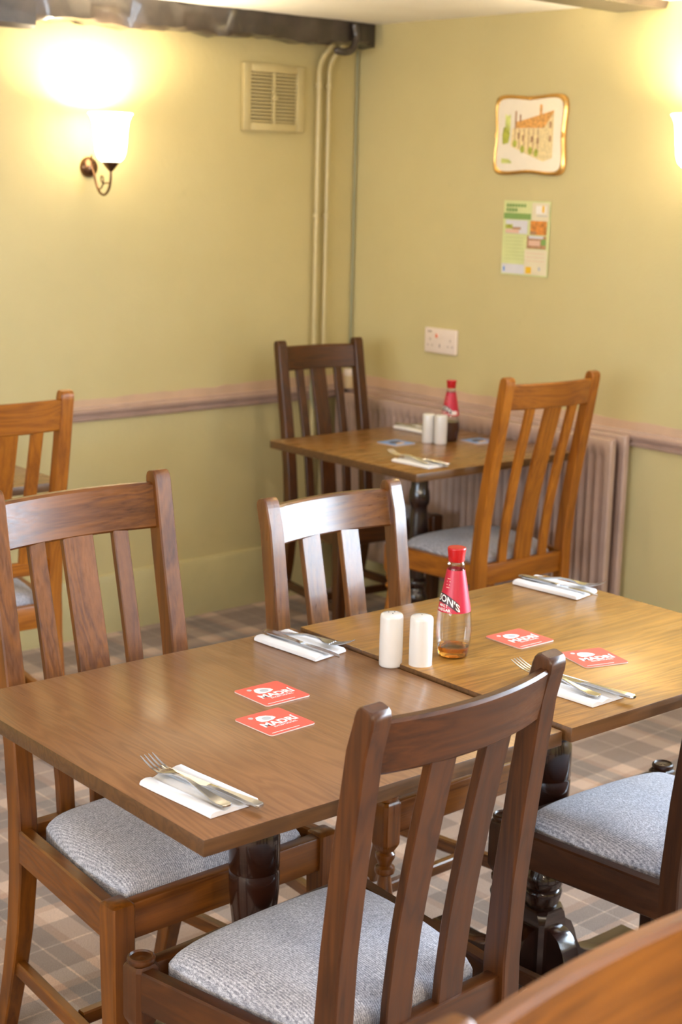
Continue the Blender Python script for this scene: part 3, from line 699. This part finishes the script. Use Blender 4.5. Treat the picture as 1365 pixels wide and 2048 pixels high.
BPROF = [(0.0250, 0.0), (0.0275, 0.003), (0.0290, 0.010), (0.0320, 0.030), (0.0335, 0.050), (0.0333, 0.062), (0.0318, 0.080), (0.0298, 0.092), (0.0262, 0.112), (0.0222, 0.134), (0.0186, 0.154), (0.0160, 0.168), (0.0148, 0.172), (0.0160, 0.1735), (0.0163, 0.1765), (0.0150, 0.179), (0.0140, 0.182)]
BR = lambda z: lerp_tab([(b_, a) for a, b_ in BPROF], z)
def bottle(x, y, z, label, phi_c, level, dark=False):
    root = thing('vinegar_bottle', (x, y, z), 0, label, 'bottle', 'vinegar bottles')
    MB().lathe(BPROF, 40).build('glass', BOTTLE_GLASS, root, 60)
    MB().lathe([(0.0140, 0.1805), (0.0150, 0.182), (0.0156, 0.192), (0.0172, 0.2035), (0.0172, 0.2055), (0.0160, 0.2070), (0.0005, 0.2074)], 36).build('cap', CAP_RED, root, 40)
    lv = [(0.0005, 0.0018), (0.0245, 0.0022), (0.0265, 0.004)]+[(BR(q)-0.0014, q) for q in [0.010, 0.016] if q < level]+[(BR(level)-0.0014, level), (0.0005, level)]
    if level > 0.03: lv = [(0.0005, 0.0018), (0.0245, 0.0022), (0.0265, 0.004), (BR(0.010)-0.0014, 0.010), (BR(0.03)-0.0014, 0.03), (BR(0.05)-0.0014, 0.05), (BR(level)-0.0014, level), (0.0005, level)]
    MB().lathe(lv, 36).build('vinegar', VINEGAR_DK if dark else VINEGAR, root, 50)
    lab = [(BR(q)+0.0003, q) for q in (0.0885, 0.092, 0.100, 0.112, 0.123, 0.134, 0.145, 0.154, 0.166)]
    sleeve = MB().lathe(lab, 48, cap=False).build('paper_label', LABEL_RED, root, 60)
    seam = phi_c+R(18)
    mb = MB(); mb.rings([[((BR(q)+dr)*math.cos(seam+da/BR(q)), (BR(q)+dr)*math.sin(seam+da/BR(q)), q) for da, dr in ((-0.0006, 0.0003), (0.0006, 0.0003), (0.0006, 0.0009), (-0.0006, 0.0007))] for q in (0.0885, 0.10, 0.112, 0.134, 0.154, 0.166)])
    mb.build('label_seam', LABEL_RED, sleeve)
    def wrap(vs, fs, phi0, z0, arch, lift, name, m):
        P = []
        for a, b_, _ in vs:
            zz = z0+b_-arch*a*a; r = BR(zz)+lift; ph = phi0+a/0.0265; P.append((r*math.cos(ph), r*math.sin(ph), zz))
        mb = MB(); mb.add(P, fs); return mb.build(name, m, sleeve, 180)
    ph0 = phi_c-R(62)
    n = 24; vs = []; fs = []
    for i in range(n+1):
        a = -0.034+0.068*i/n; vs += [(a, -0.0035, 0), (a+0.002, 0.0140, 0)]
    for i in range(n): fs.append((2*i, 2*i+2, 2*i+3, 2*i+1))
    wrap(vs, fs, ph0, 0.109, 13.0, 0.0006, 'name_band', INK_DARK)
    vs, fs = text_tris("SARSON'S", 0.0172, bold=0.0003); wrap(vs, fs, ph0, 0.1090, 13.0, 0.0010, 'lettering', INK_WHITE)
    for t, zz, sz in (('MALT', 0.0985, 0.0076), ('VINEGAR', 0.0912, 0.0072)):
        vs, fs = text_tris(t, sz, bold=0.0001); wrap(vs, fs, phi_c-R(46), zz, 3.0, 0.0007, 'lettering', INK_WHITE)
    for zz, ln in ((0.150, 0.009), (0.145, 0.011), (0.139, 0.010), (0.134, 0.008)):
        wrap([(-ln/2, 0, 0), (ln/2, 0, 0), (ln/2, 0.0012, 0), (-ln/2, 0.0012, 0)], [(0, 1, 2, 3)], phi_c-R(38), zz, 0, 0.0006, 'small_print', INK_PEACH)
    if dark:
        wrap([(-0.013, 0, 0), (-0.004, 0, 0), (0.004, 0, 0), (0.013, 0, 0), (0.013, 0.012, 0), (0.004, 0.012, 0), (-0.004, 0.012, 0), (-0.013, 0.012, 0)], [(0, 1, 6, 7), (1, 2, 5, 6), (2, 3, 4, 5)], phi_c+R(20), 0.0925, 0, 0.0007, 'white_panel', INK_WHITE)
bottle(1.990, 1.900, Z2, 'nearly empty malt vinegar bottle with red cap on the golden table', R(223.7), 0.020)
bottle(3.742, 3.630, ZF, 'half-full dark vinegar bottle with red cap on the far table', R(224.5), 0.066, True)

# ================================================================== wall fittings
def sconce(x, y, z, rz, label, power):
    """wall light; local +x points away from the wall"""
    root = thing('wall_light', (x, y, z), rz, label, 'wall light', 'bronze wall lights with opal shades')
    pl = MB()
    rings = [[(d, r*math.cos(2*PI*k/28), r*math.sin(2*PI*k/28)) for k in range(28)] for r, d in [(0.034, 0.0), (0.034, 0.004), (0.031, 0.008), (0.0305, 0.011), (0.024, 0.016), (0.012, 0.020), (0.003, 0.021)]]
    pl.rings(rings).build('back_plate', BRASS_DARK, root, 50)
    MB().tube(catmull([(0.018, 0, 0.026), (0.020, 0, 0.040)], 2), 0.0028, 8).build('finial', BRASS_DARK, root)
    MB().tube(catmull([(0.018, 0, 0.0), (0.032, 0, -0.022), (0.046, 0, -0.055), (0.070, 0, -0.083), (0.098, 0, -0.088), (0.122, 0, -0.070), (0.133, 0, -0.040), (0.135, 0, -0.004)], 6), 0.0042, 10).build('arm', BRASS_DARK, root, 60)
    MB().tube(catmull([(0.058, 0, -0.072), (0.078, 0, -0.066), (0.090, 0, -0.046), (0.086, 0, -0.030), (0.076, 0, -0.030), (0.076, 0, -0.042), (0.090, 0, -0.052), (0.112, 0, -0.050), (0.130, 0, -0.052)], 5), 0.0024, 8).build('scroll', BRASS_DARK, root, 60)
    MB().lathe([(0.006, -0.012), (0.010, -0.008), (0.020, 0.004), (0.028, 0.016), (0.029, 0.020), (0.026, 0.020)], 24, (0.135, 0, 0)).build('gallery', BRASS_DARK, root, 40)
    outer = [(0.030, 0.018), (0.043, 0.030), (0.050, 0.050), (0.054, 0.085), (0.057, 0.120), (0.061, 0.148), (0.069, 0.166), (0.074, 0.172)]
    inner = [(r-0.004, z_+0.003) for r, z_ in reversed(outer)]
    n = 36; prof = outer+inner
    MB().rings([[(0.135+r*math.cos(2*PI*k/n), r*math.sin(2*PI*k/n), z_) for k in range(n)] for r, z_ in prof]).build('glass_shade', OPAL, root, 60)
    l = bpy.data.lights.new('bulb_light', 'POINT'); l.energy = power; l.color = LAMP_C; l.shadow_soft_size = 0.03
    lo = bpy.data.objects.new('bulb_light', l); C.objects.link(lo); lo.parent = root; lo.location = (0.135, 0, 0.132)
    return root
sconce(2.878, YW, 1.632, -PI/2, 'lit bronze wall light with white bell shade on the left wall', LAMP_W)
sconce(XW, 2.86, 1.655, PI, 'lit wall light whose white shade just enters at the right edge', LAMP_W)
sconce(0.2, YW, 1.632, -PI/2, 'added warm fill wall light on the left wall beyond the left edge', LAMP_W)  # this sconce and the next are unseen, added for warm fill
sconce(XS, 3.4, 1.655, 0, 'added warm fill wall light on the wall facing the radiator', LAMP_W)

# globe lamps added out of view to throw warm light from behind the camera
def pendant(x, y, z, label):
    root = thing('fill_pendant', (x, y, 0), 0, label, 'added fill lamp', 'added fill globes')
    MB().lathe([(0.045, ZC-0.025), (0.050, ZC-0.020), (0.050, ZC-0.001)], 20).build('ceiling_rose', BRASS_DARK, root)
    MB().tube([(0, 0, z+0.10), (0, 0, ZC-0.02)], 0.004, 8).build('cord', BRASS_DARK, root)
    MB().lathe([(0.02, z+0.125), (0.034, z+0.12), (0.036, z+0.092), (0.03, z+0.088)], 20).build('gallery', BRASS_DARK, root)
    n = 14; MB().lathe([(max(0.0005, 0.105*math.sin(PI*k/n)), z-0.105*math.cos(PI*k/n)) for k in range(n+1)], 28).build('globe', GLOBE, root, 90)
pendant(1.3, -1.6, 1.80, 'added warm fill globe behind the viewer, nearest the right wall')
pendant(-0.6, -0.9, 1.80, 'added warm fill globe behind the viewer in mid room')
pendant(-1.9, 0.9, 1.80, 'added warm fill globe behind the viewer, nearest the side window')

# ventilation grille on the left wall
vx0, vx1, vz0, vz1 = 3.520, 3.803, 1.776, 2.012
vent = thing('vent_grille', ((vx0+vx1)/2, YW, (vz0+vz1)/2), 0, 'square cream slatted vent grille high on the left wall', 'vent')
vw, vh = vx1-vx0, vz1-vz0
fr = MB()
for s in (-1, 1):
    fr.box((s*(vw/2-0.017), -0.010, 0), (0.034, 0.020, vh), 0.004); fr.box((0, -0.010, s*(vh/2-0.015)), (vw-0.066, 0.020, 0.030), 0.004)
fr.build('frame', CREAM_PAINT, vent)
MB().box((0, -0.003, 0), (vw-0.05, 0.004, vh-0.04)).build('backing', VENT_SHADE, vent)
MB().box((0, -0.012, 0), (0.011, 0.016, vh-0.058), 0.002).build('centre_bar', CREAM_PAINT, vent)
MB().lathe([(0.012, -0.004), (0.012, 0.004), (0.008, 0.006), (0.001, 0.007)], 16).build('knob', CREAM_PAINT, vent).matrix_local = Matrix.Translation((0, -0.021, 0)) @ Matrix.Rotation(PI/2, 4, 'X')
sl = None; ns = 14; lw = (vw-0.068-0.011)/2
for k in range(ns):
    z = -vh/2+0.030+(vh-0.060)*(k+0.5)/ns
    for s in (-1, 1):
        if sl is None: sl = MB().box((0, 0, 0), (lw, 0.008, 0.0065), 0.0012, rot=Matrix.Rotation(R(0), 3, 'X')).mesh('slat')
        o = link('slat', sl, CREAM_PAINT, vent); o.location = (s*(lw/2+0.006), -0.0125, z)

# pipes up the corner
def pipe(x, label, bend):
    root = thing('heating_pipe', (x, YW, 0), 0, label, 'pipe', 'cream heating pipes')
    d = -0.026
    pts = [(0, d, 0.0), (0, d, 1.0), (0, d, 1.98)]+catmull([(0, d, 2.0), (0.006, d, 2.03), (0.018, d-0.008, 2.06), (0.036, d-0.020, 2.085), (0.050, d-0.02, 2.11)], 4)
    MB().tube(pts, 0.0098, 14).build('tube', CREAM_PAINT, root, 60)
    for z in (0.55, 1.475, 1.950):
        cl = MB(); cl.lathe([(0.0100, -0.008), (0.0135, -0.007), (0.0135, 0.007), (0.0100, 0.008)], 16, (0, d, z)); cl.box((0, d/2-0.004, z), (0.012, -d-0.006, 0.012), 0.002)
        cl.build('clip', CREAM_PAINT, root)
pipe(3.868, 'left one of two cream pipes rising up the corner', 0)
pipe(3.917, 'right one of two cream pipes rising up the corner', 1)
hook = tag(MB().tube(catmull([(3.86, YW-0.115, 2.075), (3.90, YW-0.125, 2.068), (3.945, YW-0.122, 2.082), (3.965, YW-0.118, 2.125), (3.955, YW-0.118, 2.172)], 6), [0.006]+[0.014]*23+[0.012], 10).build('iron_bracket', BEAM, None, 60), 'black iron hook clasping the beam end above the pipes', 'bracket')
tag(MB().tube([(XW-0.010, YW-0.008, 2.09), (XW-0.011, YW-0.009, 1.6), (XW-0.010, YW-0.008, 1.1), (XW-0.012, YW-0.010, 0.87)], 0.0045, 8).build('wall_cable', CABLE, None, 60), 'thin grey cable running straight down the room corner', 'cable')
tag(MB().tube(catmull([(3.845, YW-0.050, 0.90), (3.838, YW-0.050, 0.80), (3.862, YW-0.052, 0.735), (3.895, YW-0.055, 0.715), (3.902, YW-0.054, 0.5), (3.910, YW-0.054, 0.05)], 6), 0.006, 8).build('hanging_cable', CABLE, None, 60), 'looped grey-green cable behind the corner chair', 'cable')
tag(MB().tube(catmull([(3.72, YW-0.072, 0.262), (3.78, YW-0.078, 0.228), (3.88, YW-0.080, 0.222), (3.99, YW-0.080, 0.232)], 6), 0.010, 10).build('low_pipe', CREAM_PAINT, None, 60), 'short pale pipe low on the corner skirting', 'pipe')

# double socket on the right wall
sk = thing('wall_socket', (XW, 4.018, 1.036), 0, 'white double power socket with red switch on the right wall', 'socket')
sw, sh = 0.165, 0.092
MB().box((-0.006, 0, 0), (0.012, sw, sh), 0.004, seg=3).build('plate', PLASTIC, sk)
for s in (-1, 1):
    MB().box((-0.0130, s*0.016, 0.018), (0.005, 0.013, 0.018), 0.002).build('switch', PLASTIC, sk)
MB().box((-0.0158, 0.016, 0.018), (0.001, 0.011, 0.013), 0.0004).build('switch_marker', NEON, sk)
for s in (-1, 1):
    for dy, dz, a, b_ in ((0, 0.010, 0.0045, 0.009), (-0.011, -0.012, 0.007, 0.0045), (0.011, -0.012, 0.007, 0.0045)):
        MB().box((-0.0121, s*0.052+dy, dz-0.006), (0.0008, a, b_)).build('pin_slot', SLOT, sk)
MB().box((-0.0121, 0.055, 0.032), (0.0006, 0.022, 0.007)).build('maker_mark', SLOT, sk)
MB().box((-0.0121, 0.002, -0.018), (0.0006, 0.006, 0.014)).build('screw_slot', SLOT, sk)

# framed china plaque with a watercolour of an old house
pc = thing('picture_frame', (XW, 3.630, 1.776), 0, 'gilt-rimmed wavy picture of an old house on the right wall', 'picture')
def wavy(hw, hh, n=120):
    pts = []
    for k in range(n):
        a = 2*PI*k/n; c, s = math.cos(a), math.sin(a); p = 9
        r = (abs(c)**p+abs(s)**p)**(-1/p); u, v_ = r*c, r*s
        y = u*hw*(1-0.045*math.exp(-(v_/0.45)**2)*abs(u)**3); z = v_*hh*(1-0.055*math.exp(-(u/0.45)**2)*abs(v_)**3)
        pts.append((y, z))
    return pts
W_, H_ = 0.164, 0.136
o_, m_, i_ = wavy(W_, H_), wavy(W_-0.008, H_-0.007), wavy(W_-0.016, H_-0.013)
MB().rings([[(0, y, z) for y, z in o_], [(-0.010, y, z) for y, z in o_], [(-0.015, y, z) for y, z in m_], [(-0.011, y, z) for y, z in i_]]).build('gilt_rim', GOLD, pc, 50)
MB().rings([[(-0.010, y, z) for y, z in i_], [(-0.0115, y, z) for y, z in i_]]).build('china_face', CHINA, pc)
for yy, zz in ((0.002, 0.119), (0.002, -0.120), (0.152, 0.0), (-0.152, 0.0)):
    MB().box((-0.012, yy, zz), (0.008, 0.020 if abs(zz) > 0.05 else 0.008, 0.008 if abs(zz) > 0.05 else 0.020), 0.003).build('rim_knot', GOLD, pc)
def art(name, mat, poly, lv):   # poly in face units: u to the right (towards -y), v up
    X0 = -0.0117-0.0001*lv
    MB().rings([[(X0, -u*0.150, v_*0.122) for u, v_ in poly], [(X0-0.0001, -u*0.150, v_*0.115) for u, v_ in poly]]).build(name, mat, pc)
art('painted_wall', INK_WALL, [(-0.52, 0.18), (0.42, 0.18), (0.72, 0.62), (0.72, -0.62), (0.45, -0.72), (-0.1, -0.50), (-0.55, -0.30)], 0)
art('painted_roof', INK_ROOF, [(-0.45, 0.20), (0.44, 0.20), (0.72, 0.66), (-0.15, 0.42), (-0.42, 0.36)], 1)
for u, v0, v1, wd in ((0.33, 0.55, 0.82, 0.075), (-0.42, 0.18, 0.66, 0.05), (-0.28, 0.38, 0.56, 0.05)):
    art('painted_chimney', INK_BRN if wd < 0.06 else INK_ROOF, [(u-wd/2, v0), (u+wd/2, v0), (u+wd/2, v1), (u-wd/2, v1)], 2)
art('painted_tower', INK_LAWN, [(-0.74, 0.10), (-0.58, 0.10), (-0.58, 0.58), (-0.66, 0.52), (-0.74, 0.58)], 0)
art('painted_tree', INK_LEAF, [(-0.80, -0.26), (-0.62, -0.22), (-0.58, 0.04), (-0.66, 0.20), (-0.78, 0.22), (-0.82, 0.0)], 1)
for k in range(6):
    u = -0.44+0.14*k; art('painted_beam', INK_BRN, [(u, -0.32-0.05*k), (u+0.022, -0.32-0.05*k), (u+0.022, 0.17), (u, 0.17)], 2)
for u, v_ in ((-0.34, -0.10), (-0.20, -0.16), (0.06, -0.20), (0.24, -0.24), (0.60, 0.20), (0.60, -0.18)):
    art('painted_window', INK_BRN, [(u, v_), (u+0.065, v_), (u+0.065, v_+0.16), (u, v_+0.16)], 3)
for u, v_ in ((-0.22, -0.42), (0.02, -0.46), (0.20, -0.52), (-0.46, -0.26)):
    art('painted_shrub', INK_LEAF, [(u, v_-0.08), (u+0.08, v_-0.06), (u+0.10, v_+0.06), (u+0.02, v_+0.14), (u-0.03, v_+0.02)], 3)
art('painted_lawn', INK_LAWN, [(-0.82, -0.78), (-0.50, -0.78), (-0.60, -0.70), (-0.82, -0.68)], 1)

# taped leaflet below it
po = thing('poster', (XW, 3.630, 1.4275), 0, 'small green and white leaflet taped below the picture', 'poster')
PWD, PHT = 0.108, 0.128
def sheet():
    n, m = 6, 10; mb = MB()
    for lay in (0, 1):
        for j in range(m+1):
            for i in range(n+1):
                u, v_ = i/n*2-1, j/m*2-1
                d = 0.0035+0.0012*math.sin(3*u+1.5*v_)-0.0006*lay
                mb.v.append((-d, -u*PWD, v_*PHT))
    k = (n+1)*(m+1)
    for j in range(m):
        for i in range(n):
            a = j*(n+1)+i; mb.f.append((a, a+1, a+n+2, a+n+1)); mb.f.append((k+a, k+a+n+1, k+a+n+2, k+a+1))
    for j in range(m):
        for i in (0, n): a = j*(n+1)+i; mb.f.append((a, a+n+1, k+a+n+1, k+a))
    for i in range(n):
        for j in (0, m): a = j*(n+1)+i; mb.f.append((a, a+1, k+a+1, k+a))
    return mb
sheet().build('sheet', PAPER_LIME, po)
def pr(name, mat, u0, u1, v0, v1, lv=0, cut=0.0):
    x = -0.0052-0.00015*lv
    poly = [(u0, v0), (u1, v0), (u1, v1-cut), (u1-cut*1.2, v1), (u0, v1)] if cut else [(u0, v0), (u1, v0), (u1, v1), (u0, v1)]
    MB().rings([[(x, -(u*2-1)*PWD, (1-v_*2)*PHT) for u, v_ in poly], [(x-0.0001, -(u*2-1)*PWD, (1-v_*2)*PHT) for u, v_ in poly]]).build(name, mat, po)
pr('pale_panel', PAPER_CREAM, 0.62, 0.98, 0.02, 0.26); pr('pale_panel', PAPER_CREAM, 0.50, 0.98, 0.64, 0.98); pr('pale_panel', INK_SKY, 0.02, 0.50, 0.85, 0.98)
pr('green_band', INK_GREEN, 0.02, 0.60, 0.245, 0.170)
for u in range(7): pr('blurred_heading', INK_GREEN, 0.07+0.062*u, 0.115+0.062*u, 0.045, 0.085, 1)
for u in range(4): pr('blurred_heading', INK_GREEN, 0.07+0.062*u, 0.115+0.062*u, 0.105, 0.145, 1)
pr('logo_disc', INK_WHITE, 0.70, 0.92, 0.06, 0.17, 1); pr('logo_flame', INK_YEL, 0.83, 0.88, 0.06, 0.15, 2)
pr('logo_caption', INK_GREY, 0.72, 0.94, 0.185, 0.198, 2)
pr('photo_sky', INK_SKY, 0.07, 0.54, 0.26, 0.44, 1); pr('photo_hill', INK_LEAF, 0.07, 0.22, 0.32, 0.38, 2); pr('photo_hill', INK_BRN, 0.22, 0.40, 0.355, 0.385, 2); pr('photo_beach', INK_PEACH, 0.07, 0.36, 0.385, 0.435, 2)
pr('photo_glow', INK_ORANGE, 0.60, 0.94, 0.26, 0.445, 1); pr('photo_glow', INK_BRN, 0.60, 0.72, 0.40, 0.445, 2)
pr('photo_house', INK_BRN, 0.54, 0.94, 0.46, 0.63, 1); pr('photo_sky', INK_SKY, 0.58, 0.88, 0.46, 0.495, 2); pr('photo_house', INK_PEACH, 0.58, 0.82, 0.52, 0.59, 2); pr('photo_tree', INK_GREEN, 0.84, 0.94, 0.50, 0.58, 2)
for k in range(7): pr('text_line', INK_LINE, 0.08, 0.46 if k < 4 else 0.50, 0.49+0.048*k, 0.497+0.048*k, 1)
for k in range(3): pr('text_line', INK_PEACH, 0.54, 0.92, 0.69+0.05*k, 0.697+0.05*k, 1)
pr('logo_block', INK_YEL, 0.54, 0.66, 0.875, 0.965, 2); pr('logo_block', INK_GREY, 0.80, 0.85, 0.87, 0.92, 2); pr('logo_block', COASTER_BLUE, 0.05, 0.09, 0.89, 0.95, 2)

# radiator under the dado on the right wall
ra = thing('radiator', (XW, 0, 0), 0, 'long mauve-brown double panel radiator under the right wall rail', 'radiator')
RY0, RY1, RZ0, RZ1 = 3.115, 4.484, 0.165, 0.800
def panel(y0, y1, z0, z1, xf, xb, pitch=0.0333):
    """pressed steel panel: flat rim with vertical flutes"""
    mb = MB(); n = int((y1-y0-0.05)/pitch); st = (y1-y0-0.05)/n; prof = [(y0, 0.004), (y0+0.004, 0.0), (y0+0.020, 0.0)]
    for k in range(n):
        c = y0+0.025+st*k
        for f, d in ((0.04, 0.0), (0.20, 0.008), (0.34, 0.011), (0.50, 0.0115), (0.66, 0.011), (0.80, 0.008), (0.96, 0.0)): prof.append((c+st*f, d))
    prof += [(y1-0.020, 0.0), (y1-0.004, 0.0), (y1, 0.004)]
    rows = [(z0, 0.5), (z0+0.006, 0.0), (z0+0.045, 0.0), (z0+0.062, 1.0), (z1-0.058, 1.0), (z1-0.044, 0.0), (z1-0.006, 0.0), (z1, 0.5)]
    m = len(prof)
    for z, f in rows:
        for y, d in prof:
            edge = 0.004 if f == 0.5 else 0.0
            mb.v.append((-(xf-edge-(d if f == 1.0 else (0.004 if d == 0.004 else 0.0))), y, z))
    for a in range(len(rows)-1):
        for k in range(m-1): mb.f.append((a*m+k, a*m+k+1, (a+1)*m+k+1, (a+1)*m+k))
    o = len(mb.v)
    mb.v += [(-xb, y0, z0), (-xb, y1, z0), (-xb, y1, z1), (-xb, y0, z1)]
    L = len(rows)-1
    mb.f.append((o, o+1, o+2, o+3))
    mb.f.append(tuple([o, o+1]+[k for k in range(m-1, -1, -1)])); mb.f.append(tuple([o+3, o+2]+[L*m+k for k in range(m-1, -1, -1)]))
    mb.f.append(tuple([o, o+3]+[a*m for a in range(L, -1, -1)])); mb.f.append(tuple([o+1, o+2]+[a*m+m-1 for a in range(L, -1, -1)]))
    return mb
panel(RY0, RY1, RZ0, RZ1, 0.112, 0.090).build('front_panel', MAUVE, ra, 40)
panel(RY0-0.008, RY1, RZ0, RZ1+0.012, 0.052, 0.030).build('rear_panel', MAUVE, ra, 40)
MB().box((-0.070, (RY0+RY1)/2, RZ1-0.008), (0.05, RY1-RY0-0.06, 0.012), 0.003).build('top_grille', MAUVE, ra)
for y in (RY0+0.03, RY1-0.03):
    MB().tube([(-0.07, y, RZ0+0.03), (-0.07, y, RZ0-0.03), (-0.07, y, 0.0)], 0.009, 10).build('feed_pipe', CREAM_PAINT, ra, 60)
MB().lathe([(0.010, 0), (0.013, 0.004), (0.013, 0.024), (0.008, 0.030)], 14).build('bleed_valve', CREAM_PAINT, ra).matrix_local = Matrix.Translation((-0.070, RY1-0.012, 0.742)) @ Matrix.Rotation(-PI/2, 4, 'X')
# small cream pot on the rail end in the corner
pot = thing('plastic_pot', (XW-0.052, 4.432, RZ1+0.012), 0, 'small cream plastic pot behind the slats of the corner chair', 'pot')
pot.location = (XW-0.060, 4.462, RZ1+0.0125)
MB().lathe([(0.017, 0.0), (0.019, 0.002), (0.020, 0.050), (0.0205, 0.052)], 24).build('body', PLASTIC_CREAM, pot, 50)
MB().lathe([(0.0205, 0.050), (0.0215, 0.052), (0.0215, 0.072), (0.019, 0.076), (0.0005, 0.077)], 24).build('lid', PLASTIC, pot, 50)
